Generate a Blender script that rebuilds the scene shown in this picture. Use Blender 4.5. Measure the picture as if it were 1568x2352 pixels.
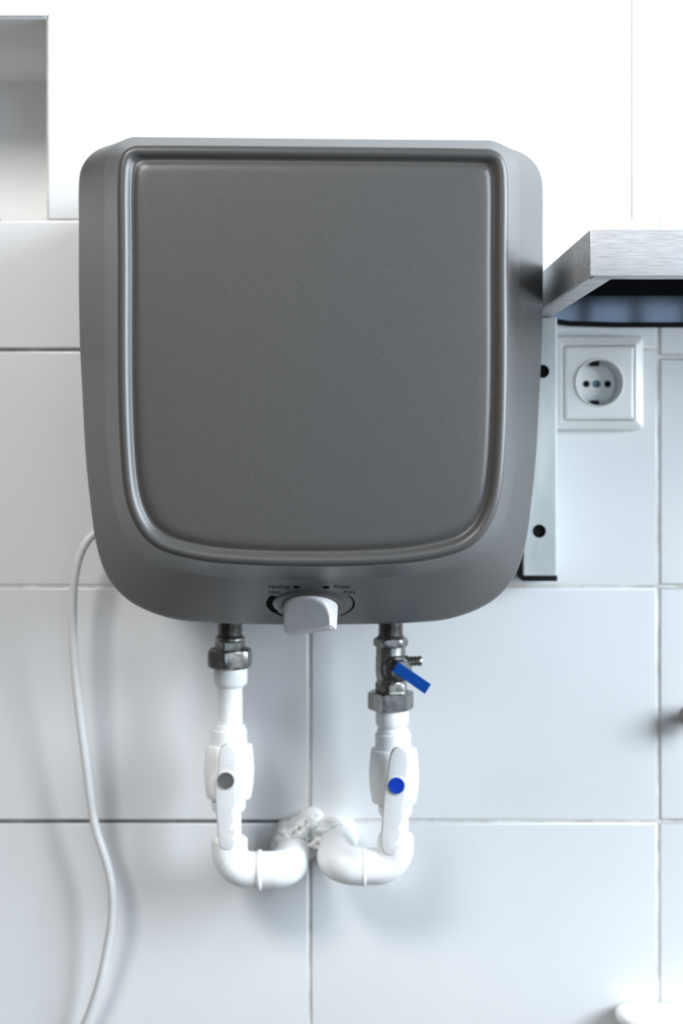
import bpy, bmesh, math, random
from mathutils import Vector, Matrix
from mathutils.bvhtree import BVHTree
random.seed(7)
sc = bpy.context.scene
COL = sc.collection
for o in list(bpy.data.objects):
    bpy.data.objects.remove(o)

# ------------------------------------------------------------------ camera
D = 1.228            # camera to tiled wall, metres
CZ = 1.45            # camera height
LENS = 50.0
F = LENS / 36.0 * 2352.0
HX, HY = 784.0, 1030.0
cam = bpy.data.cameras.new('camera')
cam.sensor_fit = 'VERTICAL'; cam.sensor_height = 36.0; cam.lens = LENS
cam.shift_y = -(1176.0 - HY) / 2352.0
cam.clip_start = 0.02
cam.dof.use_dof = True; cam.dof.focus_distance = 0.965; cam.dof.aperture_fstop = 5.6
camo = bpy.data.objects.new('camera', cam); COL.objects.link(camo)
camo.location = (0, -D, CZ); camo.rotation_euler = (math.pi / 2, 0, 0)
sc.camera = camo
sc.view_settings.view_transform = 'Standard'
try: sc.view_settings.look = 'None'
except Exception: pass
sc.view_settings.gamma = 1.0
sc.view_settings.use_curve_mapping = False
sc.view_settings.exposure = 0.0

# ------------------------------------------------------------------ light
w = bpy.data.worlds.new('world'); sc.world = w; w.use_nodes = True
bg = w.node_tree.nodes['Background']
bg.inputs[0].default_value = (0.97, 0.985, 1.0, 1); bg.inputs[1].default_value = 0.13

def area(name, loc, target, sx, sy, power, color):
    l = bpy.data.lights.new(name, 'AREA'); l.shape = 'RECTANGLE'
    l.size = sx; l.size_y = sy; l.energy = power; l.color = color
    o = bpy.data.objects.new(name, l); COL.objects.link(o)
    o.location = loc
    o.rotation_euler = (Vector(target) - Vector(loc)).to_track_quat('-Z', 'Y').to_euler()
    return o
area('ceiling_lamp', (-0.68, -1.32, CZ + 0.92), (0.0, 0.0, CZ + 0.15), 0.5, 0.4, 22.0, (1.0, 0.985, 0.96))
area('window_daylight', (1.37, -0.86, CZ + 0.46), (0, -0.86, CZ + 0.46), 1.06, 1.16, 108.0, (0.80, 0.905, 1.0))
area('rear_window_daylight', (0.93, -3.4, CZ + 0.30), (0.93, 0, CZ + 0.30), 0.66, 1.8, 22.0, (0.66, 0.83, 1.0))

# ------------------------------------------------------------------ helpers
def P(px, py, y):
    d = D + y
    return Vector(((px - HX) * d / F, y, CZ + (HY - py) * d / F))
def S(px, y): return px * (D + y) / F

ORIG = {}
def link(o, parent, world):
    COL.objects.link(o)
    if parent is not None:
        o.parent = parent
        o.location = Vector(world) - ORIG[parent.name]
    else:
        o.location = Vector(world)
    ORIG[o.name] = Vector(world)
def thing(name, loc, label, cat, group=None):
    o = bpy.data.objects.new(name, None); o.empty_display_size = 0.02
    link(o, None, loc)
    o['label'] = label; o['category'] = cat
    if group: o['group'] = group
    return o
def tag(o, label, cat):
    o['label'] = label; o['category'] = cat; return o

class MB:
    def __init__(s): s.v = []; s.f = []
    def add(s, v, f):
        b = len(s.v); s.v += [Vector(p) for p in v]; s.f += [tuple(i + b for i in q) for q in f]; return s
    def box(s, x0, x1, y0, y1, z0, z1):
        v = [(x, y, z) for x in (x0, x1) for y in (y0, y1) for z in (z0, z1)]
        return s.add(v, [(0,1,3,2),(4,6,7,5),(0,4,5,1),(2,3,7,6),(0,2,6,4),(1,5,7,3)])
    def loft(s, rings, cap0=False, cap1=False, closed=True):
        n = len(rings[0]); v = [p for r in rings for p in r]; f = []
        for i in range(len(rings) - 1):
            for j in range(n if closed else n - 1):
                k = (j + 1) % n
                f.append((i*n + j, i*n + k, (i+1)*n + k, (i+1)*n + j))
        if cap0: f.append(tuple(range(n))[::-1])
        if cap1: f.append(tuple((len(rings)-1)*n + j for j in range(n)))
        return s.add(v, f)
    def lathe(s, prof, org, axis, seg=40, phase=0.0, caps=True):
        axis = Vector(axis).normalized()
        a = axis.orthogonal().normalized() if abs(axis.z) < 0.95 else Vector((1, 0, 0))
        b = axis.cross(a).normalized()
        rings = []
        for r, h in prof:
            rings.append([Vector(org) + axis*h + (a*math.cos(phase + 2*math.pi*j/seg) + b*math.sin(phase + 2*math.pi*j/seg))*max(r, 1e-6) for j in range(seg)])
        return s.loft(rings, caps, caps)
    def tube(s, pts, r, seg=28, caps=True):
        pts = [Vector(p) for p in pts]; n = len(pts)
        rr = r if isinstance(r, (list, tuple)) else [r]*n
        tans = [(pts[min(i+1, n-1)] - pts[max(i-1, 0)]).normalized() for i in range(n)]
        a = tans[0].orthogonal().normalized(); rings = []
        for i in range(n):
            a = (a - tans[i]*a.dot(tans[i])).normalized(); b = tans[i].cross(a)
            rings.append([pts[i] + (a*math.cos(2*math.pi*j/seg) + b*math.sin(2*math.pi*j/seg))*rr[i] for j in range(seg)])
        return s.loft(rings, caps, caps)
    def bar(s, outline, back, front, bevel=0.0):
        """prism from an (x, z) outline between two y planes, edges of the front bevelled"""
        c = Vector((sum(p[0] for p in outline)/len(outline), sum(p[1] for p in outline)/len(outline)))
        n = len(outline)
        def inset(k):
            out = []
            for i in range(n):
                p0 = Vector(outline[i-1]); p1 = Vector(outline[i]); p2 = Vector(outline[(i+1) % n])
                t = (p2 - p0); nn = Vector((-t.y, t.x)).normalized()
                if nn.dot(c - p1) < 0: nn = -nn
                out.append(p1 + nn*k)
            return out
        rings = [[(p[0], back, p[1]) for p in outline]]
        if bevel:
            sgn = 1 if back > front else -1
            for t in (0, 30, 60, 90):
                k = bevel*(1 - math.cos(math.radians(t))); h = bevel*(1 - math.sin(math.radians(t)))
                rings.append([(p[0], front + sgn*h, p[1]) for p in inset(k)])
        else:
            rings.append([(p[0], front, p[1]) for p in outline])
        return s.loft(rings, True, True)
    def mesh(s, name, mat, origin=None, angle=35, smooth=True):
        me = bpy.data.meshes.new(name)
        if origin is None:
            lo = Vector([min(p[i] for p in s.v) for i in range(3)]); hi = Vector([max(p[i] for p in s.v) for i in range(3)])
            origin = (lo + hi)/2
        me.from_pydata([tuple(p - origin) for p in s.v], [], s.f)
        bm = bmesh.new(); bm.from_mesh(me)
        bmesh.ops.remove_doubles(bm, verts=bm.verts, dist=1e-6)
        bmesh.ops.recalc_face_normals(bm, faces=bm.faces)
        bm.to_mesh(me); bm.free()
        me.materials.append(mat)
        for p in me.polygons: p.use_smooth = smooth
        if smooth: me.set_sharp_from_angle(angle=math.radians(angle))
        return me, Vector(origin)
    def build(s, name, mat, parent=None, angle=35, smooth=True):
        me, org = s.mesh(name, mat, None, angle, smooth)
        o = bpy.data.objects.new(name, me); link(o, parent, org); return o

def arc(c, r, a0, a1, n):
    return [(c[0] + r*math.cos(math.radians(a0 + (a1-a0)*i/n)), c[1] + r*math.sin(math.radians(a0 + (a1-a0)*i/n))) for i in range(n+1)]
def rrect(x0, x1, z0, z1, r, n=6):
    return arc((x1-r, z1-r), r, 90, 0, n) + arc((x1-r, z0+r), r, 0, -90, n) + arc((x0+r, z0+r), r, -90, -180, n) + arc((x0+r, z1-r), r, 180, 90, n)
def catmull(pts, m=10):
    pts = [Vector(p) for p in pts]; dim = len(pts[0])
    P_ = [pts[0]*2 - pts[1]] + pts + [pts[-1]*2 - pts[-2]]
    out = []
    for i in range(1, len(P_) - 2):
        p0, p1, p2, p3 = P_[i-1:i+3]
        t0 = 0; t1 = t0 + max((p1-p0).length, 1e-9)**.5; t2 = t1 + max((p2-p1).length, 1e-9)**.5; t3 = t2 + max((p3-p2).length, 1e-9)**.5
        for k in range(m):
            t = t1 + (t2-t1)*k/m
            A1 = p0*((t1-t)/(t1-t0)) + p1*((t-t0)/(t1-t0)); A2 = p1*((t2-t)/(t2-t1)) + p2*((t-t1)/(t2-t1)); A3 = p2*((t3-t)/(t3-t2)) + p3*((t-t2)/(t3-t2))
            B1 = A1*((t2-t)/(t2-t0)) + A2*((t-t0)/(t2-t0)); B2 = A2*((t3-t)/(t3-t1)) + A3*((t-t1)/(t3-t1))
            out.append(B1*((t2-t)/(t2-t1)) + B2*((t-t1)/(t2-t1)))
    out.append(pts[-1]); return out
def resample(pts, n):
    L = [0]
    for a, b in zip(pts, pts[1:]): L.append(L[-1] + (b-a).length)
    out = []; j = 0
    for i in range(n+1):
        t = L[-1]*i/n
        while j < len(L)-2 and L[j+1] < t: j += 1
        u = (t - L[j])/max(L[j+1]-L[j], 1e-9); out.append(pts[j].lerp(pts[j+1], min(max(u, 0), 1)))
    return out

# ------------------------------------------------------------------ materials
def mat(name, col, rough=0.5, metal=0.0, coat=0.0, coat_rough=0.1, spec=0.5):
    m = bpy.data.materials.new(name); m.use_nodes = True
    b = m.node_tree.nodes['Principled BSDF']
    b.inputs['Base Color'].default_value = (*col, 1); b.inputs['Roughness'].default_value = rough
    b.inputs['Metallic'].default_value = metal
    b.inputs['Coat Weight'].default_value = coat; b.inputs['Coat Roughness'].default_value = coat_rough
    b.inputs['Specular IOR Level'].default_value = spec
    return m
def vary(m, scale, c0, c1, detail=4, stretch=None, bump=0.0, bump_scale=None, rough=None, lo=0.3, hi=0.7):
    nt = m.node_tree; n = nt.nodes; b = n['Principled BSDF']
    tc = n.new('ShaderNodeTexCoord'); mp = n.new('ShaderNodeMapping'); nz = n.new('ShaderNodeTexNoise')
    nt.links.new(tc.outputs['Object'], mp.inputs['Vector']); nt.links.new(mp.outputs['Vector'], nz.inputs['Vector'])
    if stretch: mp.inputs['Scale'].default_value = stretch
    nz.inputs['Scale'].default_value = scale; nz.inputs['Detail'].default_value = detail
    cr = n.new('ShaderNodeValToRGB'); cr.color_ramp.elements[0].color = (*c0, 1); cr.color_ramp.elements[1].color = (*c1, 1)
    cr.color_ramp.elements[0].position = lo; cr.color_ramp.elements[1].position = hi
    nt.links.new(nz.outputs['Fac'], cr.inputs['Fac']); nt.links.new(cr.outputs['Color'], b.inputs['Base Color'])
    if rough:
        mr = n.new('ShaderNodeMapRange'); mr.inputs['To Min'].default_value = rough[0]; mr.inputs['To Max'].default_value = rough[1]
        nt.links.new(nz.outputs['Fac'], mr.inputs['Value']); nt.links.new(mr.outputs['Result'], b.inputs['Roughness'])
    if bump:
        nb = n.new('ShaderNodeTexNoise'); nb.inputs['Scale'].default_value = bump_scale or scale; nb.inputs['Detail'].default_value = 3
        nt.links.new(mp.outputs['Vector'], nb.inputs['Vector'])
        bp = n.new('ShaderNodeBump'); bp.inputs['Strength'].default_value = 1.0; bp.inputs['Distance'].default_value = bump
        nt.links.new(nb.outputs['Fac'], bp.inputs['Height']); nt.links.new(bp.outputs['Normal'], b.inputs['Normal'])
    return m
M = {}
M['tile'] = vary(mat('glazed_tile', (.74, .745, .75), 0.16), 5, (.625, .63, .635), (.665, .667, .67), bump=0.0004, bump_scale=14, rough=(.2, .3))
M['uptile'] = vary(mat('matt_white_tile', (.9, .9, .9), 0.5), 4, (.62, .62, .62), (.65, .65, .65), rough=(.45, .55))
M['grout'] = vary(mat('grout', (.5, .49, .46), 0.9), 60, (.45, .435, .41), (.68, .67, .645), bump=0.0006, bump_scale=400)
M['shade_grout'] = vary(mat('joint_shade_grout', (.1, .1, .1), 0.9), 40, (.06, .06, .06), (.2, .195, .19))  # recess shadow of the joints painted into the grout colour
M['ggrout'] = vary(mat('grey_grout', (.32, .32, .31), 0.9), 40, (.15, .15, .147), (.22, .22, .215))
M['wgrout'] = vary(mat('white_grout', (.85, .85, .85), 0.9), 40, (.8, .8, .8), (.9, .9, .9))
M['plaster'] = vary(mat('plaster', (.84, .84, .83), 0.9), 90, (.62, .62, .6), (.9, .9, .89), bump=0.0012, bump_scale=260, lo=.25, hi=.55)
M['paint'] = vary(mat('recess_paint', (.75, .75, .75), 0.85), 12, (.8, .8, .8), (.86, .86, .86))
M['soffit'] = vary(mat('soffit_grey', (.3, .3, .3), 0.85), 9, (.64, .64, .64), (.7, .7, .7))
M['floor'] = vary(mat('floor_tile', (.1, .09, .08), 0.6), 8, (.06, .055, .05), (.1, .09, .085))
M['cover'] = vary(mat('graphite_lacquer', (.11, .11, .11), 0.38, 0.2, spec=.35), 900, (.064, .062, .060), (.076, .074, .072), bump=0.00002, bump_scale=1800)
M['shell'] = vary(mat('shell_steel', (.3, .3, .3), 0.45, .6), 300, (.24, .24, .24), (.32, .32, .32))
M['knob'] = vary(mat('knob_plastic', (.5, .5, .5), 0.38), 200, (.58, .58, .58), (.62, .62, .62))
M['print'] = vary(mat('print', (.01, .01, .01), 0.9, spec=.02), 200, (.006, .006, .006), (.01, .01, .01))
M['white'] = vary(mat('white_plastic', (.86, .87, .87), 0.32), 30, (.79, .80, .80), (.83, .835, .835), bump=0.0001, bump_scale=120)
M['lever'] = vary(mat('lever_plastic', (.7, .7, .7), 0.42), 60, (.55, .55, .55), (.6, .6, .6))
M['cap_grey'] = vary(mat('cap_grey', (.08, .078, .076), 0.5), 300, (.07, .068, .066), (.1, .098, .095))
M['cap_blue'] = vary(mat('cap_blue', (.005, .04, .42), 0.5, spec=.2), 300, (.001, .028, .30), (.002, .04, .40))
M['blue'] = vary(mat('lever_blue', (.0, .055, .28), 0.5, spec=.2), 120, (.001, .05, .26), (.002, .065, .32))
M['nickel'] = vary(mat('nickel', (.36, .35, .34), 0.3, 1.0), 160, (.17, .167, .16), (.34, .335, .32), rough=(.22, .36), bump=0.00003, bump_scale=700)
M['steel'] = vary(mat('brushed_steel', (.6, .6, .6), 0.3, .65), 60, (.46, .46, .46), (.72, .72, .72), detail=10, stretch=(1, 1, 26), rough=(.3, .5), bump=0.00005, bump_scale=120)
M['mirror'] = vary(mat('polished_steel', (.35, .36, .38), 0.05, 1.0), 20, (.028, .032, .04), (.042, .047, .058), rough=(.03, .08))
M['galv'] = vary(mat('galvanised', (.5, .52, .52), 0.4, .85), 22, (.42, .44, .44), (.66, .68, .67), stretch=(1.6, 1, .5), rough=(.45, .6), bump=.0001, bump_scale=80)
M['black'] = vary(mat('black_plastic', (.006, .007, .008), 0.6, spec=.1), 100, (.005, .006, .007), (.01, .01, .012))
M['socket'] = vary(mat('socket_plastic', (.78, .78, .77), 0.25), 20, (.66, .66, .65), (.7, .7, .69))
M['screw'] = mat('screw_blue', (.05, .12, .18), 0.4, .6)
M['cord'] = vary(mat('cord_pvc', (.76, .76, .76), 0.35), 60, (.58, .58, .58), (.63, .63, .63))
M['dark'] = vary(mat('dark_object', (.1, .1, .1), 0.5), 40, (.08, .08, .08), (.14, .14, .14))
M['bronze'] = vary(mat('brown_metal', (.28, .23, .2), 0.35, .7), 60, (.25, .2, .18), (.32, .27, .24))

# ------------------------------------------------------------------ setting
def struct(o): o['kind'] = 'structure'; return o
def px_x(px): return P(px, 0, 0).x
def px_z(py): return P(0, py, 0).z
XL, XR, ZT = px_x(-4200), 1.30, CZ + 1.25
nx1, nz0, nz1 = px_x(110), px_z(503), px_z(40)      # the recess
nx0 = nx1 - 0.62; ND = 0.215
b = MB()
g0, g1 = 0.0012, 0.12
b.box(XL, XR, g0, g1, 0, nz0 - .001)
b.box(nx1 - .001, XR, g0, g1, nz0 - .001, ZT)
b.box(nx0, nx1 - .001, g0, g1, nz1, ZT)
b.box(XL, nx0, g0, g1, nz0 - .001, ZT)
wall = struct(b.build('wall_back', M['grout'], None, smooth=False))
# recess
b = MB()
b.box(nx0 - .02, nx1 + .02, ND, ND + .02, nz0 - .05, nz1 + .02)
b.box(nx0 - .02, nx1 + .02, g1, ND, nz0 - .05, nz0 - .001)
b.box(nx1, nx1 + .02, g1, ND, nz0, nz1)
b.box(nx0 - .02, nx0, g1, ND, nz0, nz1)
rec = struct(b.build('wall_recess', M['paint'], None, smooth=False))
# soffit and sill linings, part of the recess
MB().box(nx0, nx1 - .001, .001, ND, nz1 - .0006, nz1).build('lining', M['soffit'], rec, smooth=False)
# white header board over the recess
b = MB()
o_ = [(nx0, px_z(38)), (px_x(106), px_z(38)), (px_x(112), px_z(31)), (px_x(113), px_z(24)), (px_x(113), ZT), (nx0, ZT)]
b.bar([(p[0], p[1]) for p in o_], -0.0002, -0.0030, .0012)
struct(b.build('trim_1', M['uptile'], None))
# right-hand wall with the window the daylight comes through
wr = MB(); wy0, wy1, wz0, wz1 = -1.42, -.30, CZ - .14, CZ + 1.06
wr.box(XR, XR + .16, -4.5, wy0, 0, ZT); wr.box(XR, XR + .16, wy1, g1, 0, ZT)
wr.box(XR, XR + .16, wy0, wy1, 0, wz0); wr.box(XR, XR + .16, wy0, wy1, wz1, ZT)
struct(wr.build('wall_right', M['paint'], None, smooth=False))
win = bpy.data.objects.new('window_2', None); link(win, None, (XR + .05, (wy0+wy1)/2, wz0)); struct(win)
for nm, a0_, a1_, c0_, c1_ in (('jamb', wy0, wy0+.04, wz0, wz1), ('jamb', wy1-.04, wy1, wz0, wz1), ('head_rail', wy0+.04, wy1-.04, wz1-.04, wz1), ('sill_rail', wy0+.04, wy1-.04, wz0, wz0+.04), ('mullion', -.885, -.835, wz0+.04, wz1-.04)):
    MB().box(XR + .01, XR + .05, a0_, a1_, c0_, c1_).build(nm, M['paint'], win, smooth=False)
struct(MB().box(XL, XR, -4.5, g1, -.04, 0).build('floor', M['floor'], None, smooth=False))

tile_cache = {}
def tile_mesh(wd, ht, m):
    k = (round(wd, 4), round(ht, 4), m.name)
    if k not in tile_cache:
        rings = []
        q = .25 if m.name.startswith('matt') else 1
        for ins, y in ((0, .0075), (0, .0013*q), (.0004*q, .0005*q), (.0011*q, .00008*q), (.002*q, 0)):
            rings.append([(-wd/2+ins, y, -ht/2+ins), (wd/2-ins, y, -ht/2+ins), (wd/2-ins, y, ht/2-ins), (-wd/2+ins, y, ht/2-ins)])
        mb = MB().loft(rings, False, True)
        tile_cache[k] = mb.mesh('tile', m, Vector((0, 0, 0)), 60)[0]
    return tile_cache[k]
def tile(x0, x1, z0, z1, m, j=.00020, rx=.0006):
    o = bpy.data.objects.new('tile', tile_mesh(x1-x0, z1-z0, m))
    link(o, wall, ((x0+x1)/2, random.uniform(0, j), (z0+z1)/2))
    o.rotation_euler = (random.uniform(-rx, rx), 0, random.uniform(-rx, rx))
G = 0.0013
cols = [-1696, -894, -92, 711, 1512, 2314, 3116, 3918, 4240]
rows = [505, 803, 1347, 1887, 2429, 2971, 3513, 4055]
for i in range(len(cols)-1):
    for j in range(len(rows)-1):
        y0, y1 = rows[j], rows[j+1]
        if cols[i] >= 1512: 
            if j == 0: y1 = 820
            if j == 1: y0 = 820
        tile(px_x(cols[i]) + G, px_x(cols[i+1]) - G, px_z(y1) + G, px_z(y0) - (G if j else .0002), M['tile'])
ucols = [110, 283, 1450, 2617, 3784, 4240]
urows = [-540, 503]
for i in range(len(ucols)-1):
    tile(px_x(ucols[i]) + .0007, px_x(ucols[i+1]) - .0007, px_z(503.5) + .0002, ZT, M['uptile'], j=.00002, rx=0)
# individual grout runs that differ from the rest
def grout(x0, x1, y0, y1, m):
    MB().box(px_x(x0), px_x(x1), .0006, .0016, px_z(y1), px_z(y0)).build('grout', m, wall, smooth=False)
grout(-1696, 711, 799, 807, M['shade_grout'])  # strip painted dark for the shadow in this joint
grout(-1696, 640, 1883, 1891, M['shade_grout'])  # likewise, joint shadow painted as a dark strip
grout(279, 287, -540, 503, M['wgrout'])
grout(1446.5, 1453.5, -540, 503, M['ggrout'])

# ------------------------------------------------------------------ lumpy plaster where the pipes enter
def plaster():
    nx, ny = 60, 34; X0, X1, Y0, Y1 = 612, 830, 1845, 1985
    from mathutils import noise
    pts = []
    blobs = [(668,1925,42,34,1.0), (702,1908,44,30,1.0), (750,1915,48,28,.8), (668,1950,38,26,1.2), (715,1874,28,18,.35), (648,1935,24,36,.5), (790,1918,24,26,.45), (655,1900,20,18,.55), (735,1938,34,22,.9), (795,1940,18,36,.2), (700,1950,30,26,.9), (762,1903,40,28,.95), (700,1898,46,26,.9), (645,1945,26,24,.8)]
    for j in range(ny+1):
        for i in range(nx+1):
            x = X0 + (X1-X0)*i/nx; y = Y0 + (Y1-Y0)*j/ny
            h = 0
            for bx, by, rx, ry, a in blobs:
                q = ((x-bx)/rx)**2 + ((y-by)/ry)**2
                h = max(h, a*max(0, 1-q)**.6)
            nn = noise.noise(Vector((x/16, y/13, 0))) + .6*noise.noise(Vector((x/7, y/6, 3)))
            hh = h*.026*(1 + .5*nn) - .0006
            pts.append((x, y, max(hh, -.0006)))
    v = [P(x, y, -h) for x, y, h in pts]
    f = []
    for j in range(ny):
        for i in range(nx):
            q = (j*(nx+1)+i, j*(nx+1)+i+1, (j+1)*(nx+1)+i+1, (j+1)*(nx+1)+i)
            if max(pts[k][2] for k in q) > -.0005: f.append(q)
    used = sorted({k for q in f for k in q}); mp = {k: i for i, k in enumerate(used)}
    o = MB().add([v[k] for k in used], [tuple(mp[k] for k in q) for q in f]).build('plaster_patch', M['plaster'], None, angle=180)
    tag(o, 'lumpy white plaster filling the wall hole behind the pipe elbows', 'plaster')
plaster()

# ------------------------------------------------------------------ water heater
d0, d1, d2 = 1.073, 0.993, 0.920
R0 = [(0,336),(200,336),(400,336),(455,337),(492,350),(517,372),(530,398),(534,428),(534,520),(534,650),(532,780),(526,900),(518,1050),(508,1150),(494,1250),(471,1320),(435,1367),(391,1397),(316,1423),(240,1431),(113,1435),(0,1436)]
F1 = [(0,319),(200,319),(380,319),(415,320),(446,334),(466,356),(475,385),(476,430),(476,600),(476,800),(474,950),(466,1080),(450,1170),(424,1240),(376,1287),(315,1308),(214,1323),(100,1330),(0,1332)]
F2 = [(0,336),(200,336),(380,337),(412,339),(434,352),(445,375),(449,405),(449,600),(449,850),(446,980),(441,1070),(434,1132),(420,1183),(393,1231),(355,1262),(314,1277),(265,1288),(215,1295),(90,1302),(0,1303)]
def ring2d(pts, ia, ib, cx, dist):
    cm = catmull([Vector((p[0], p[1], 0)) for p in pts], 10)
    h = resample(cm[:21], 8)[:-1] + resample(cm[20:ia*10+1], 36)[:-1] + resample(cm[ia*10:ib*10+1], 24)[:-1] + resample(cm[ib*10:], 44)
    full = [(cx + p.x, p.y) for p in h] + [(cx - p.x, p.y) for p in h[-2:0:-1]]
    out = []
    for x, y in full:
        yy = y + .0096*(x - cx)*min(max((800 - y)/400, 0), 1)
        q = P(x, yy, dist - D); out.append(Vector((q.x, q.z)))
    return out
r0 = ring2d(R0, 7, 13, 713.5, d0)
r1 = ring2d(F1, 7, 12, 716, d1)
r2 = ring2d(F2, 6, 11, 718, d2)
def inset(r, k):
    n = len(r); out = []
    for i in range(n):
        t = r[(i+1) % n] - r[i-1]
        out.append(r[i] + Vector((t.y, -t.x)).normalized()*k)   # ring runs clockwise from the top
    return out
def lerp_ring(a, b_, t): return [p.lerp(q, t) for p, q in zip(a, b_)]
def at(r, dist): return [Vector((p.x, dist - D, p.y)) for p in r]
hc = P(713, 890, -0.155)
heater = thing('water_heater', (hc.x, -0.12, P(713, 1436, d0-D).z),
    'graphite grey square wall-mounted water heater with raised front frame and white control knob', 'water heater')
rings = []
for off, dd in ((2.2, .010), (.6, .0095), (.1, .0085), (0, .007), (0, .004), (.15, .0018), (.5, .0004)):
    rings.append(at(inset(r0, off/1000), d0 + dd))
for t in (.03, .08, .25, .5, .75, .92, .97, .99):
    rings.append(at(lerp_ring(r0, r1, t), d0 + (d1-d0)*t))
rings.append(at(r1, d1 - .0003))
for t in (.02, .06, .15, .4, .7, .9):
    rings.append(at(lerp_ring(r1, r2, t), d1 + (d2-d1)*t))
for k, dd in ((0, .9500), (.5, .9482), (1.3, .9470), (2.6, .9460), (4.0, .9456), (5.2, .9457), (6.4, .9463), (7.4, .9474), (8.3, .9488), (9.2, .9499), (10.1, .9503), (11.0, .9500), (12.2, .9492), (13.6, .9485), (15.2, .9481), (17.5, .9479), (20, .9478)):
    rr2 = inset(r2, min(k, 6.4)/1000)
    if k > 6.4:      # past the groove the corner would fold over: shrink about the centre instead
        m_ = sum(rr2, Vector((0, 0)))/len(rr2)
        hx = max(p.x for p in rr2) - m_.x; hz0 = max(abs(p.y - m_.y) for p in rr2); e_ = (k - 6.4)/1000
        rr2 = [Vector((m_.x + (p.x-m_.x)*(1 - e_/hx), m_.y + (p.y-m_.y)*(1 - e_/hz0))) for p in rr2]
    rings.append(at(rr2, dd - .95 + d2))
last = rr2; cc = Vector((sum(p.x for p in last)/len(last), sum(p.y for p in last)/len(last)))
for s_, dd in ((.8, .9477), (.5, .9476), (.2, .9476), (.02, .9476)):
    rings.append(at([cc + (p-cc)*s_ for p in last], dd - .95 + d2))
cov = MB().loft(rings, False, True)
cover_bvh = BVHTree.FromPolygons([tuple(p) for p in cov.v], cov.f)
cov.build('front_cover', M['cover'], heater, angle=50)
c0 = Vector((sum(p.x for p in r0)/len(r0), sum(p.y for p in r0)/len(r0)))
sr = lambda k: [c0 + (p-c0)*k for p in r0]
MB().loft([at(sr(.975), d0 + .0095), at(sr(.972), d0 + .012), at(sr(.955), d0 + .06), at(sr(.94), D - .012), at(sr(.90), D - .0006)], True, True).build('rear_shell', M['shell'], heater, angle=50)

camp = Vector((0, -D, CZ))
def hit(px, py):
    d_ = (P(px, py, 0) - camp).normalized()
    loc, nor, idx, dist = cover_bvh.ray_cast(camp, d_)
    if nor.dot(d_) > 0: nor = -nor
    return loc, nor
def snap(p, lift):
    loc, nor, i, dd = cover_bvh.find_nearest(p)
    if nor.dot(camp - loc) < 0: nor = -nor
    return loc + nor*lift
# local frame of the control slope
kc, kn = hit(713, 1388)
U = Vector((1, 0, 0)); U = (U - kn*U.dot(kn)).normalized(); V = U.cross(kn).normalized()
if V.z < 0: V = -V
print('control normal', kn, 'U', U, 'V', V)

def text_mesh(txt, name, x0, x1, ybase, ytop, parent, m, lift=.0004, frame=None):
    cu = bpy.data.curves.new('t', 'FONT'); cu.body = txt; cu.size = 1; cu.resolution_u = 6
    to = bpy.data.objects.new('t', cu); COL.objects.link(to)
    dg = bpy.context.evaluated_depsgraph_get(); dg.update()
    me = to.evaluated_get(dg).to_mesh()
    vs = [v.co.copy() for v in me.vertices]; fs = [tuple(p.vertices) for p in me.polygons]
    to.evaluated_get(dg).to_mesh_clear()
    bpy.data.objects.remove(to); bpy.data.curves.remove(cu)
    ax0 = min(v.x for v in vs); ax1 = max(v.x for v in vs); ay1 = max(v.y for v in vs)
    pts = []
    for v in vs:
        px = x0 + (x1-x0)*(v.x-ax0)/(ax1-ax0); py = ybase + (ytop-ybase)*v.y/ay1
        if frame is None:
            loc, nor = hit(px, py); pts.append(loc + nor*lift)
        else:
            pts.append(P(px, py, frame))
    return MB().add(pts, fs).build(name, m, parent, smooth=False)
text_mesh('Heating', 'lettering', 617, 665, 1350.6, 1343.6, heater, M['print'])
text_mesh('Power', 'lettering', 767, 806, 1350.8, 1344.0, heater, M['print'])
text_mesh('MAX', 'lettering', 617, 646, 1363.2, 1357.4, heater, M['print'])
text_mesh('MIN', 'lettering', 790, 815, 1363.0, 1357.2, heater, M['print'])
# indicator lamps
for px, py in ((681, 1348.3), (748.5, 1348.8)):
    c, n = hit(px, py); r = S(8.0, c.y)
    led = MB().lathe([(r*1.14, -.0005), (r*1.14, .00008), (r*1.03, .00016), (r, .0001)], c, n, 28).build('indicator_lamp', M['cover'], heater)
    MB().lathe([(r*1.01, -.0004), (r*1.01, .0002), (r*.05, .0002)], c, n, 28).build('lens', M['print'], led)
# printed dial scale
Rd = S(102, kc.y)
def dial(a0, a1, w0, w1, n=18):
    v = []; f = []
    for i in range(n+1):
        t = i/n; a = math.radians(a0 + (a1-a0)*t); wd = (w0 + (w1-w0)*t)*Rd
        for r in (Rd, Rd - wd):
            v.append(snap(kc + U*(r*math.cos(a)) + V*(r*math.sin(a)), .00025))
        if i: f.append((2*i-2, 2*i-1, 2*i+1, 2*i))
    MB().add(v, f).build('dial_mark', M['print'], heater, smooth=False)
dial(149, 177, .17, .22); dial(178.5, 193, .22, .21); dial(194.5, 213, .21, .12); dial(214.5, 238, .06, .05)
dial(33, -5, .018, .05); dial(-5, -46, .05, .025)
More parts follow.
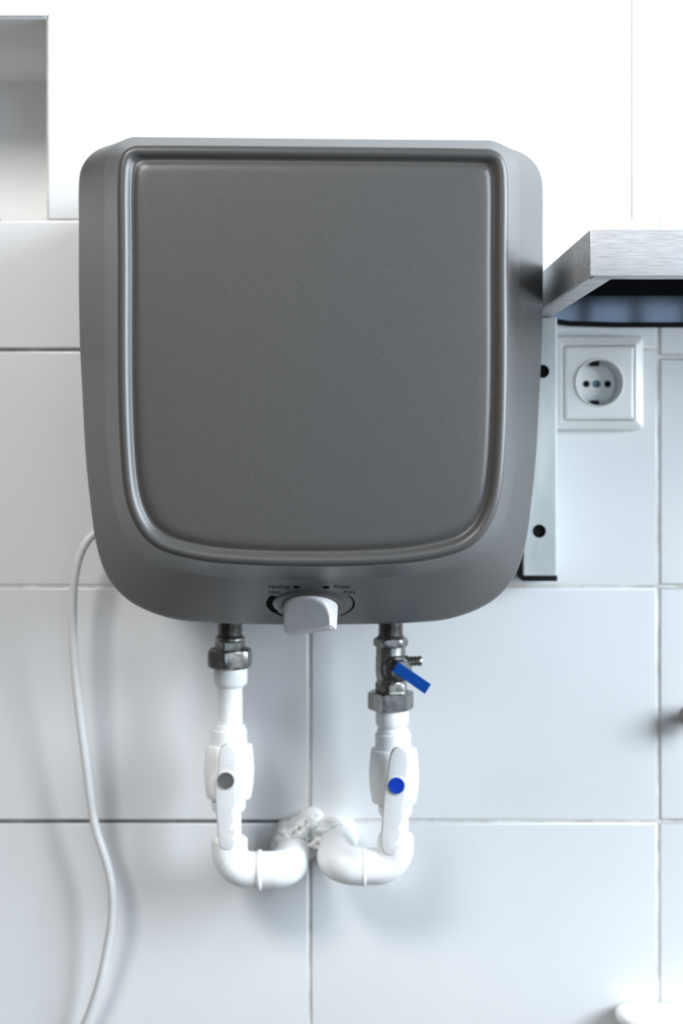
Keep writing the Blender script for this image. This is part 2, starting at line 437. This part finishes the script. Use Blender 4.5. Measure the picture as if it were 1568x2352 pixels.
# dish and knob
def ringp(r, h, n=56): return [kc + U*(r*math.cos(2*math.pi*j/n)) + V*(r*math.sin(2*math.pi*j/n)) + kn*h for j in range(n)]
Rk = S(63, kc.y)
MB().loft([ringp(Rk*1.42, -.0012), ringp(Rk*1.40, .0001), ringp(Rk*1.36, .0006), ringp(Rk*1.2, .0012), ringp(Rk*1.06, .0017), ringp(Rk*1.03, .0012), ringp(Rk*1.0, -.0008)]).build('dial_dish', M['cover'], heater, angle=60)
def knob_ring(R, bw, h, off=0.0, n=72, ang=23):
    a = math.radians(ang); c_, s_ = math.cos(a), math.sin(a); out = []
    for j in range(n):
        t = 2*math.pi*j/n
        u = R*math.cos(t); v = R*math.sin(t)
        k = 1.0
        if abs(v) > bw: v = math.copysign(bw, v)
        v += off
        out.append(kc + U*(u*c_ - v*s_) + V*(u*s_ + v*c_) + kn*h)
    return out
kr = [knob_ring(Rk*.99, Rk, -.0005), knob_ring(Rk, Rk, .0015)]
for h, bw, R in ((.003, .93, 1), (.0045, .80, 1), (.006, .68, .995), (.008, .56, .99), (.0105, .46, .985), (.0135, .385, .98), (.017, .34, .975), (.021, .31, .965), (.0225, .30, .955), (.0232, .285, .94), (.0236, .26, .91)):
    kr.append(knob_ring(Rk*R, Rk*bw, h*.86))
kn_o = MB().loft(kr, True, True).build('control_knob', M['knob'], heater, angle=50)
# pointer mark on the knob's end
def kp(u, v, h):
    a = math.radians(23); return kc + U*(u*math.cos(a) - v*math.sin(a)) + V*(u*math.sin(a) + v*math.cos(a)) + kn*h
q = []
for h in (.0236*.86 - .0002, .0236*.86 + .0004):
    q.append([kp(Rk*.66, -Rk*.09, h), kp(Rk*.82, -Rk*.09, h), kp(Rk*.82, Rk*.09, h), kp(Rk*.66, Rk*.09, h)])
MB().loft(q, True, True).build('pointer', M['white'], kn_o, smooth=False)

# ------------------------------------------------------------------ plumbing
YP = -0.062
def pp(px, py, y=YP): return P(px, py, y)
def vert(cx, prof, seg=40, phase=0.0, y=YP, cx1=None):
    """lathe down the page: prof = (radius_px, y_px)"""
    mb = MB(); rings = []
    y0, y1 = prof[0][1], prof[-1][1]
    for r, py in prof:
        c = P(cx if cx1 is None else cx + (cx1-cx)*(py-y0)/max(y1-y0, 1), py, y); R = S(r, y)
        rings.append([c + Vector((math.cos(phase + 2*math.pi*j/seg), math.sin(phase + 2*math.pi*j/seg), 0))*R for j in range(seg)])
    return mb.loft(rings, True, True)
def thread(cx, y0, y1, r):
    prof = [(r-2.5, y0)]; y = y0
    while y < y1 - 5:
        prof += [(r, y+1.4), (r, y+2.0), (r-3.2, y+3.8), (r-3.2, y+4.2)]; y += 4.6
    prof.append((r-2.5, y1)); return vert(cx, prof, 36)
def hexnut(cx, y0, y1, r, ch=5, phase=0.0):
    """hexagonal nut whose corners are rounded off by a cone at both ends"""
    seg = 48; rings = []; ap = math.cos(math.pi/6)
    for py, lim in ((y0, ap*.97), (y0 + ch*.5, .94), (y0 + ch, 1.0), (y1 - ch, 1.0), (y1 - ch*.5, .94), (y1, ap*.97)):
        c = P(cx, py, YP); ring = []
        for j in range(seg):
            t = 2*math.pi*j/seg
            k = (t - phase) % (math.pi/3) - math.pi/6
            rr = min(ap/math.cos(k), lim, .985)*S(r, YP)
            ring.append(c + Vector((math.cos(t)*rr, math.sin(t)*rr, 0)))
        rings.append(ring)
    return MB().loft(rings, True, True)

def elbow_pts(p0, corner, p1, rad, n=12):
    p0, corner, p1 = Vector(p0), Vector(corner), Vector(p1)
    a = (p0 - corner).normalized(); b_ = (p1 - corner).normalized()
    ang = a.angle(b_); tl = rad/math.tan(ang/2)
    s_, e = corner + a*tl, corner + b_*tl
    cen = corner + (a + b_).normalized()*(rad/math.sin(ang/2))
    out = [p0]
    for i in range(n+1):
        t = i/n; v = (s_-cen).normalized().slerp((e-cen).normalized(), t) if False else None
        q0 = (s_-cen); q1 = (e-cen); om = q0.angle(q1)
        out.append(cen + q0*(math.sin((1-t)*om)/math.sin(om)) + q1*(math.sin(t*om)/math.sin(om)))
    out.append(p1); return out

# --- left run
lu = thing('union_fitting', pp(528, 1675), 'left steel union nut and threaded nipple with white adapter and short pipe', 'pipe fitting')
ru = thing('union_fitting', pp(901, 1700), 'right steel union nut with white adapter, below the blue-levered safety valve', 'pipe fitting')
lp = thing('water_pipe', pp(528, 2000), 'left white plastic water pipe bending right into wall beneath the grey-capped valve', 'pipe')
thread(528, 1396, 1463, 28.5).build('threaded_nipple', M['nickel'], lu)
vert(528, [(27,1459),(33,1462),(34.5,1468),(33,1473)], 40).build('collar', M['nickel'], lu, angle=60)
hexnut(528, 1471, 1500, 36, 2, phase=.25).build('hex_fitting', M['nickel'], lu, angle=25)
hexnut(528, 1489, 1533, 54, 7, phase=.42).build('union_nut', M['nickel'], lu, angle=25)
vert(529, [(38,1531),(39,1534),(39,1566),(36,1572),(31,1577),(29,1578)], 48).build('adapter', M['white'], lu)
vert(528, [(28.5,1570),(28.5,1675)], 48).build('pipe', M['white'], lu)
vert(527, [(27,1845),(27,1945)], 48).build('pipe', M['white'], lp)
e1 = elbow_pts(pp(527, 1930), pp(527, 1997), pp(596, 1998), S(46, YP))
MB().tube(e1, S(41.5, YP), 40).build('elbow', M['white'], lp, angle=40)
MB().lathe([(S(36,YP),0),(S(41,YP),S(6,YP)),(S(41.5,YP),S(9,YP)),(S(41.5,YP),S(30,YP))], pp(527,1921), (0,0,-1), 44).build('elbow_socket', M['white'], lp)
MB().lathe([(S(41,YP),0),(S(45,YP),S(2,YP)),(S(45.5,YP),S(6,YP)),(S(45,YP),S(10,YP)),(S(41,YP),S(12,YP))], pp(590,1998), (1,0,.0), 44).build('coupling_ring', M['white'], lp, angle=60)
a_ = pp(664, 1996)
e2 = elbow_pts(pp(598, 1998), a_, (a_.x + .002, .004, a_.z + .002), S(43, YP))
MB().tube(e2, S(41.5, YP), 40).build('elbow', M['white'], lp, angle=40)
MB().lathe([(.0014,0),(.0013,.0006),(.0005,.001)], pp(619,2025,YP-S(33,YP)), (0,-1,-.4), 16).build('casting_nub', M['white'], lp)

# --- right run
rp = thing('water_pipe', pp(908, 1990), 'right white plastic water pipe bending left into wall beneath the blue-capped valve', 'pipe')
hexnut(897, 1587, 1629, 54, 4, phase=.15).build('union_nut', M['nickel'], ru, angle=25)
vert(900, [(37,1626),(38,1630),(38,1660),(35,1667),(33,1669)], 48).build('adapter', M['white'], ru)
vert(901, [(31,1660),(31,1672),(32,1676),(31,1700)], 48).build('pipe', M['white'], ru)
vert(907, [(30,1850),(30,1940)], 48).build('pipe', M['white'], rp)
e1 = elbow_pts(pp(908, 1926), pp(908, 1990), pp(836, 1990), S(46, YP))
MB().tube(e1, S(41.5, YP), 40).build('elbow', M['white'], rp, angle=40)
MB().lathe([(S(36,YP),0),(S(40,YP),S(5,YP)),(S(41,YP),S(9,YP)),(S(41.5,YP),S(30,YP))], pp(908,1914), (0,0,-1), 44).build('elbow_socket', M['white'], rp)
MB().lathe([(S(41,YP),0),(S(44,YP),S(2,YP)),(S(44.5,YP),S(5,YP)),(S(44,YP),S(8,YP)),(S(41,YP),S(10,YP))], pp(840,1990), (-1,0,0), 44).build('coupling_ring', M['white'], rp, angle=60)
a_ = pp(766, 1985)
e2 = elbow_pts(pp(834, 1990), a_, (a_.x + .006, .006, a_.z + .008), S(44, YP))
MB().tube(e2, S(43.5, YP), 40).build('elbow', M['white'], rp, angle=40)

# --- safety valve
sv = thing('safety_valve', pp(897, 1590), 'nickel safety valve with hose barb and tilted blue lever, above the right pipe', 'valve')
thread(897, 1396, 1468, 29).build('threaded_nipple', M['nickel'], sv)
vert(897, [(27,1458),(31,1461),(34,1466),(36,1471)], 40).build('collar', M['nickel'], sv, angle=60)
hexnut(897, 1464, 1485, 41, 5, phase=.1).build('hex_collar', M['nickel'], sv, angle=25)
body = vert(897, [(33,1478),(34,1490),(34,1505),(35,1510),(35,1548),(33,1556),(32,1562),(35,1568),(35,1572)], 44)
bo = P(908, 1531, YP)
body.lathe([(S(31,YP), 0), (S(31,YP), .0135), (S(29,YP), .0155), (S(25,YP), .0160)], bo, (0.08,-1,-.03), 40)
body.build('valve_body', M['nickel'], sv, angle=40)
hexnut(898, 1566, 1594, 40, 2, phase=.35).build('hex_fitting', M['nickel'], sv, angle=25)
MB().lathe([(S(24,YP), .014), (S(24,YP), .021), (S(22,YP), .0225), (S(12,YP), .0228), (S(11,YP), .031)], bo, (.22,-1,-.02), 32).build('bonnet', M['nickel'], sv, angle=40)
bb = P(918, 1519, YP - .006); u = S(1, YP)
MB().lathe([(13*u,0),(13*u,20*u),(9.5*u,21*u),(12*u,27*u),(12*u,29*u),(9.5*u,30*u),(12*u,36*u),(12*u,38*u),(9*u,39*u),(12*u,43*u),(12*u,47*u),(10*u,50*u),(6*u,50.5*u),(6*u,44*u)], bb, (1,0,.012), 28).build('hose_barb', M['nickel'], sv, angle=40)
# blue lever: a bent flat bar
ly = -0.1165
cs = [(907,1515),(989,1571),(975,1593),(897,1538)]
yy = [ly, ly-.004, ly-.004, ly]
fr = [P(c[0], c[1], y_) for c, y_ in zip(cs, yy)]
lr = []
for k, ins in ((0, .0), (-.0022, .0), (-.0027, .0005)):
    cm_ = sum(fr, Vector())/4
    lr.append([q + (cm_-q).normalized()*ins + Vector((0, k, 0)) for q in fr])
lev = MB().loft(lr, True, True).build('lever', M['blue'], sv, angle=25)
cl = [P(x, y_, ly-.0022) for x, y_ in ((902,1512),(914,1519),(903,1540),(894,1536))]
MB().loft([[q + Vector((0,.004,0)) for q in cl], [q + Vector((0,-.0010,0)) for q in cl]], True, True).build('lever_hub', M['black'], lev, smooth=False)

# --- ball valves
def ball_valve(cx, y_off, label, lever_out, cap, cap_px, cap_mat, texts, cx1):
    t = thing('ball_valve', pp(cx, 1770 + y_off), label, 'valve')
    o = y_off
    MBb = vert(cx, [(36,1664+o),(37,1668+o),(37,1673+o),(41,1675+o),(41,1712+o)], 44); MBb.build('socket_end', M['white'], t)
    # octagonal barrel body
    seg = 64; rings = []
    for r, py in ((41,1708),(52,1710),(54,1712),(57,1740),(58.5,1768),(57,1798),(52,1828),(50,1831),(40,1833)):
        c = P(cx1[0], py + o, YP); R = S(r, YP); ring = []
        for j in range(seg):
            a = 2*math.pi*j/seg
            k = (a + math.pi/8) % (math.pi/4) - math.pi/8
            sq = .55*min(1/math.cos(k)*.962, 1.0) + .45
            ring.append(c + Vector((math.cos(a)*R*sq, math.sin(a)*R*sq*.92, 0)))
        rings.append(ring)
    MB().loft(rings, True, True).build('valve_body', M['white'], t, angle=38)
    vert(cx1[1], [(39,1830+o),(39,1852+o),(36,1860+o),(30,1864+o),(29,1866+o)], 44).build('socket_end', M['white'], t)
    st = P(cap_px[0] + 6, cap_px[1], YP)
    MB().lathe([(S(40,YP), .008), (S(40,YP), .0195), (S(37,YP), .0215), (S(22,YP), .022), (S(20,YP), .030)], st, (-.04,-1,0), 40).build('stem_housing', M['white'], t, angle=40)
    yl = YP - .0285
    ol = catmull([Vector((p[0], p[1], 0)) for p in lever_out + [lever_out[0]]], 5)[:-1]
    ol = [(P(p.x, p.y, yl-.005).x, P(p.x, p.y, yl-.005).z) for p in ol]
    lv = MB().bar(ol, yl, yl - .006, .0012).build('lever', M['lever'], t, angle=40)
    for s_, x0, x1, yb, yt in texts:
        text_mesh(s_, 'lettering', x0, x1, yb, yt, lv, M['white'], frame=yl - .0062)
    c = P(cap_px[0], cap_px[1], yl - .006); r = S(19, yl - .006)
    MB().lathe([(r*1.22,-.0005),(r*1.2,.0004),(r*1.03,.0009)], c, (0,-1,0), 36).build('cap_seat', M['lever'], lv, angle=50)
    MB().lathe([(r,0),(r,.0012),(r*.93,.0018),(r*.8,.0019),(r*.74,.0015),(r*.3,.0014),(r*.05,.0014)], c, (0,-1,0), 36).build('lever_cap', cap_mat, lv, angle=40)
    return t
LL = [(520,1709),(533,1715),(540,1730),(541,1760),(541,1792),(542,1820),(541,1846),(536,1858),(535,1870),(538,1882),(533,1893),(532,1905),(536,1917),(535,1930),(537,1940),(530,1951),(518,1953),(506,1948),(502,1935),(499,1900),(496,1860),(494,1825),(494,1800),(500,1770),(502,1735),(507,1717)]
ball_valve(526, 0, 'left white ball valve whose lever has a dark grey cap', LL, None, (519, 1792), M['cap_grey'],
           [('OFF', 513, 532, 1757, 1750), ('ON', 511, 525, 1830, 1823)], (526, 525))
RL = [(915,1717),(928,1721),(936,1733),(936,1760),(933,1790),(932,1810),(929,1830),(926,1850),(925,1880),(919,1893),(917,1905),(919,1918),(913,1930),(911,1942),(912,1950),(905,1961),(893,1965),(881,1959),(876,1945),(875,1920),(877,1890),(879,1860),(881,1830),(884,1805),(890,1780),(893,1750),(898,1730),(905,1720)]
ball_valve(902, 10, 'right white ball valve whose lever has a bright blue cap', RL, None, (910, 1804), M['cap_blue'],
           [('ON', 897, 911, 1845, 1838)], (904, 907))

# ------------------------------------------------------------------ power cord
def cord():
    pts = [(262,1205,-.030),(232,1215,-.038),(206,1235,-.042),(186,1268,-.044),(173,1315,-.045),(167,1375,-.045),(167,1450,-.044),(171,1530,-.042),(179,1610,-.040),(190,1700,-.037),(202,1790,-.034),(213,1870,-.032),(225,1920,-.032),(240,1965,-.032),(252,2010,-.031),(258,2060,-.030),(256,2115,-.028),(247,2170,-.025),(235,2230,-.022),(220,2285,-.019),(202,2335,-.016),(180,2385,-.012),(165,2450,-.010),(160,2560,-.010)]
    path = catmull([P(*p) for p in pts], 8)
    o = MB().tube(path, .0036, 16).build('power_cord', M['cord'], None, angle=80)
    tag(o, 'pale flexible power cord hanging from the left side of the heater', 'cord')
cord()

# ------------------------------------------------------------------ steel shelf
sy = 0.904 - D
sx0 = P(1355, 0, sy).x; szt = P(0, 527, sy).z; szb = P(0, 634, sy).z; sx1 = XR - .002; TH = .0012; FL = .018
sh = thing('steel_shelf', ((sx0+sx1)/2, -0.15, szb), 'brushed steel wall shelf with folded rims, right of the heater', 'shelf')
def rbox(x0, x1, y0, y1, z0, z1, bev):
    bm = bmesh.new(); bmesh.ops.create_cube(bm, size=1)
    for v in bm.verts: v.co = ((x0+x1)/2 + v.co.x*(x1-x0), (y0+y1)/2 + v.co.y*(y1-y0), (z0+z1)/2 + v.co.z*(z1-z0))
    bmesh.ops.bevel(bm, geom=bm.edges[:], offset=bev, segments=3, affect='EDGES', profile=.5)
    mb = MB(); bm.verts.index_update()
    mb.add([v.co for v in bm.verts], [tuple(v.index for v in f.verts) for f in bm.faces]); bm.free(); return mb
rbox(sx0, sx1, sy, -.001, szt - TH, szt, .0005).build('top_sheet', M['steel'], sh)
rbox(sx0, sx1, sy, sy + TH, szb, szt - .0002, .0005).build('front_rim', M['steel'], sh)
rbox(sx0, sx0 + TH, sy + TH, -.001, szb + .0006, szt - .0002, .0005).build('end_rim', M['steel'], sh)
rbox(sx0 + .003, sx1, sy + .001, sy + FL, szb, szb + TH, .0004).build('front_flange', M['steel'], sh)
rbox(sx0 + .002, sx0 + FL, sy + FL*.4, -.001, szb + .0008, szb + .0008 + TH, .0004).build('end_flange', M['steel'], sh)
# polished inside: underside lining and the back rim that faces the room
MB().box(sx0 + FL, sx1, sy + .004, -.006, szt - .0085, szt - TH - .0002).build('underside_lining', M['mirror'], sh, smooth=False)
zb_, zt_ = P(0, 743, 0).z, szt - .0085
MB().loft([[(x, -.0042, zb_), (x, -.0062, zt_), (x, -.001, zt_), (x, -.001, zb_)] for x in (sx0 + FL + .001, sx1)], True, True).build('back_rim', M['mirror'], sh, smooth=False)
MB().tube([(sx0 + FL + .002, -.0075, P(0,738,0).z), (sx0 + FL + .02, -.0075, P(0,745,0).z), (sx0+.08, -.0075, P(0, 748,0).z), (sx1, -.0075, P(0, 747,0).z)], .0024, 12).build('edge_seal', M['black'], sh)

# ------------------------------------------------------------------ bracket upright
by = 1.190 - D
bx0, bx1 = P(1200, 0, by).x, P(1279, 0, by).x
bz1, bz0 = szb - .0002, P(0, 1322, by).z
br = thing('shelf_bracket', ((bx0+bx1)/2, by/2, bz0), 'galvanised steel bracket upright with punched holes, beneath the shelf end', 'bracket')
def upright():
    mb = MB(); cx = (bx0+bx1)/2; hw = (bx1-bx0)/2; e = .0012
    hz = [(P(1246, 853, by), .0056), (P(1238, 1220, by), .0056)]
    n = 32
    def cell(z0, z1, c=None, r=0):
        if c is None:
            mb.add([(bx0+e, by, z0), (bx1-e, by, z0), (bx1-e, by, z1), (bx0+e, by, z1)], [(0,1,2,3)]); return
        outer = []; inner = []; deep = []
        for j in range(n):
            a = 2*math.pi*j/n + math.pi/4
            dx, dz = math.cos(a), math.sin(a)
            k = min((bx1-e-c.x)/dx if dx > 1e-6 else ((bx0+e-c.x)/dx if dx < -1e-6 else 1e9), (z1-c.z)/dz if dz > 1e-6 else ((z0-c.z)/dz if dz < -1e-6 else 1e9))
            outer.append((c.x+dx*k, by, c.z+dz*k)); inner.append((c.x+dx*r, by, c.z+dz*r)); deep.append((c.x+dx*r, by+.0018, c.z+dz*r))
        mb.loft([outer, inner, deep])
        for (xx, zz) in ((bx0+e, z0), (bx1-e, z0), (bx0+e, z1), (bx1-e, z1)):
            js = sorted(range(n), key=lambda j: (outer[j][0]-xx)**2 + (outer[j][2]-zz)**2)[:2]
            if max((outer[j][0]-xx)**2 + (outer[j][2]-zz)**2 for j in js[:1]) > 1e-10:
                mb.add([outer[js[0]], (xx, by, zz), outer[js[1]]], [(0,1,2)])
    zz = [bz0]
    hz.sort(key=lambda q: q[0].z)
    prev = bz0
    for c, r in hz:
        cell(prev, c.z-.012); cell(c.z-.012, c.z+.012, c, r); prev = c.z+.012
    cell(prev, bz1)
    s_ = [(bx0+e, by), (bx0, by+e), (bx0, -.0008)], [(bx1-e, by), (bx1, by+e), (bx1, -.0008)]
    for side in s_:
        mb.loft([[(x, y, bz0) for x, y in side], [(x, y, bz1) for x, y in side]], closed=False)
    mb.add([(bx0, -.0008, bz0), (bx1, -.0008, bz0), (bx1, -.0008, bz1), (bx0, -.0008, bz1)], [(0,1,2,3)])
    return mb
upright().build('upright', M['galv'], br, smooth=False)
# black sheet standing in for the shade inside the punched holes
MB().box(bx0+.002, bx1-.002, by+.004, by+.006, bz0+.004, bz1-.004).build('hole_shade', M['black'], br, smooth=False)
rbox(bx0 - .0003, bx1 + .0002, by - .0004, -.0006, P(0,1335,by).z, bz0 + .0002, .0008).build('end_cap', M['black'], br)
# side gasket seen as the black strip low on the left flank
rbox(bx0 - .0012, bx0 + .0002, by + .002, -.001, bz0, bz0 + .034, .0004).build('side_pad', M['black'], br)

# ------------------------------------------------------------------ wall socket
so = thing('wall_socket', P(1380, 881, 0), 'white round two-pin wall socket in square frame below the steel shelf', 'socket')
kx, kz = P(1380, 877, -.028).x, P(1380, 878, -.028).z
hs, hz_ = .0385, .0400
def sq_loft(levels, name, m, ang=40):
    return MB().loft([[(x, y, z) for x, z in rrect(kx-h, kx+h, kz-v, kz+v, r, 5)] for h, v, y, r in levels], False, False)
sq_loft([(hs, hz_, -.0004, .003), (hs, hz_, -.014, .003), (hs-.0006, hz_-.0006, -.0152, .003), (hs-.0070, hz_-.0070, -.0178, .002), (hs-.0076, hz_-.0076, -.0176, .002), (hs-.0082, hz_-.0082, -.0165, .002), (hs-.0084, hz_-.0084, -.008, .002)], '', None).build('outer_frame', M['socket'], so)
ih, iv = hs - .0088, hz_ - .0135
mb = sq_loft([(ih+.0004, iv+.005, -.006, .0015), (ih+.0004, iv+.005, -.0175, .0015), (ih-.0002, iv+.0044, -.0186, .0015), (ih-.0022, iv+.0024, -.0196, .0012)], '', None)
n = 48; R = .0196; cy0 = -.0218
outer = []; 
_r = [Vector((x, z, 0)) for x, z in rrect(kx-(ih-.0022), kx+(ih-.0022), kz-(iv+.0024), kz+(iv+.0024), .0012, 5)]
rr = [(p.x, p.y) for p in resample(_r + [_r[0]], 96)[:-1]]
def circ(r, y): 
    out = []
    for x, z in rr:
        a = math.atan2(z-kz, x-kx); out.append((kx + r*math.cos(a), y, kz + r*math.sin(a)))
    return out
mb.loft([[(x, -.0196, z) for x, z in rr], circ(R+.0016, -.0203), circ(R+.0008, cy0), circ(R+.0002, cy0), circ(R-.0003, cy0+.0006), circ(R-.0008, -.0045), circ(R-.0012, -.004), circ(.002, -.004)], False, True)
mb.build('face_plate', M['socket'], so, angle=40)
for px, nm, m in ((1346, 'pin_hole', M['black']), (1395, 'pin_hole', M['black'])):
    c = P(px, 882, -.0042)
    MB().lathe([(.0029, -.0005), (.0029, .0003), (.0022, .0001)], c, (0,-1,0), 20).build(nm, m, so)
c = P(1370, 882, -.0042)
MB().lathe([(.0031, -.0005), (.0031, .0012), (.0024, .0016), (.0008, .0012)], c, (0,-1,0), 20).build('screw', M['screw'], so)
for sgn in (1, -1):
    z = kz + sgn*(R - .0026)
    MB().box(kx-.0052, kx+.0012, -.0125, -.0042, z-.0022, z+.0022).build('earth_contact', M['black'], so, smooth=False)

# ------------------------------------------------------------------ small things at the edge of the frame
# white plastic box, lower right
wx0 = P(1407, 0, -.004).x; wz = P(0, 2303, -.004).z
bx = thing('plastic_box', (wx0 + .09, -.018, wz - .14), 'white plastic box with rounded rim at the lower right corner', 'box')
def rr3(x0, x1, y0, y1, z, r):
    return [(x, y, z) for x, y in rrect(x0, x1, y0, y1, r, 6)]
X1 = wx0 + .18
MB().loft([rr3(wx0+.030, X1-.030, -.026, -.004, wz-.14, .008), rr3(wx0+.022, X1-.022, -.030, -.004, wz-.06, .010), rr3(wx0+.008, X1-.008, -.033, -.004, wz-.020, .012), rr3(wx0+.003, X1-.003, -.034, -.003, wz-.009, .012)], True, True).build('body', M['white'], bx, angle=50)
MB().loft([rr3(wx0+.002, X1-.002, -.0345, -.003, wz-.010, .013), rr3(wx0, X1, -.036, -.0015, wz-.008, .014), rr3(wx0, X1, -.036, -.0015, wz-.003, .014), rr3(wx0+.0015, X1-.0015, -.035, -.002, wz-.0008, .014), rr3(wx0+.004, X1-.004, -.033, -.004, wz, .012)], True, True).build('lid', M['white'], bx, angle=60)
# knob on the tiles at the right edge
kb = thing('metal_knob', P(1580, 1640, 0), 'small brown-grey metal knob on tiles at the right edge', 'knob')
MB().lathe([(.008, 0), (.008, .002), (.005, .004), (.005, .012)], P(1585, 1640, .0002), (0,-1,0), 24).build('stem', M['bronze'], kb)
MB().lathe([(.005, .011), (.010, .013), (.0125, .018), (.0125, .022), (.010, .027), (.005, .029)], P(1585, 1640, .0002), (0,-1,0), 32).build('head', M['bronze'], kb, angle=60)
# small dark jar on the recess sill, cut by the left edge
jp = P(-22, 500, .10)
jr = thing('jar', (jp.x, .10, nz0 - .001), 'small dark jar on the recess sill, cut by the left edge', 'jar')
MB().lathe([(.006,0),(.0115,.0006),(.012,.003),(.012,.008),(.009,.011),(.0085,.012)], (jp.x, .10, nz0-.001), (0,0,1), 28).build('body', M['dark'], jr, angle=50)
MB().lathe([(.0092,.0115),(.0095,.013),(.0095,.0165),(.0085,.0175)], (jp.x, .10, nz0-.001), (0,0,1), 28).build('lid', M['black'], jr, angle=50)

# ------------------------------------------------------------------ window the daylight comes through (behind the camera)
def window():
    T = Vector((0, 1, 0))
    Rr = Vector((T.y, -T.x, 0)); c = Vector((0.93, -3.4, CZ + .30)) + T*.10
    root = bpy.data.objects.new('window_1', None); link(root, None, c - Vector((0,0,1))); root['kind'] = 'structure'
    def beam(u0, u1, z0, z1, nm):
        v = []
        for d_ in (0, .04):
            for u_, z_ in ((u0, z0), (u1, z0), (u1, z1), (u0, z1)): v.append(c + Rr*u_ + T*d_ + Vector((0,0,z_)))
        MB().add(v, [(0,3,2,1),(4,5,6,7),(0,1,5,4),(1,2,6,5),(2,3,7,6),(3,0,4,7)]).build(nm, M['paint'], root, smooth=False)
    beam(-.40, -.33, -1, 1, 'jamb'); beam(.33, .36, -1, 1, 'jamb'); beam(-.33, .33, .90, 1, 'head_rail'); beam(-.33, .33, -1, -.90, 'sill_rail')
    us = (-.33, -.165, 0, .165, .33)
    for u_ in us[1:-1]: beam(u_-.018, u_+.018, -.90, .90, 'mullion')
    for k in range(1, 7):
        z_ = -.90 + k*1.8/7
        for a_, b__ in zip(us, us[1:]): beam(a_ + (.018 if a_ > -.3 else 0), b__ - (.018 if b__ < .3 else 0), z_-.03, z_+.03, 'glazing_bar')
window()
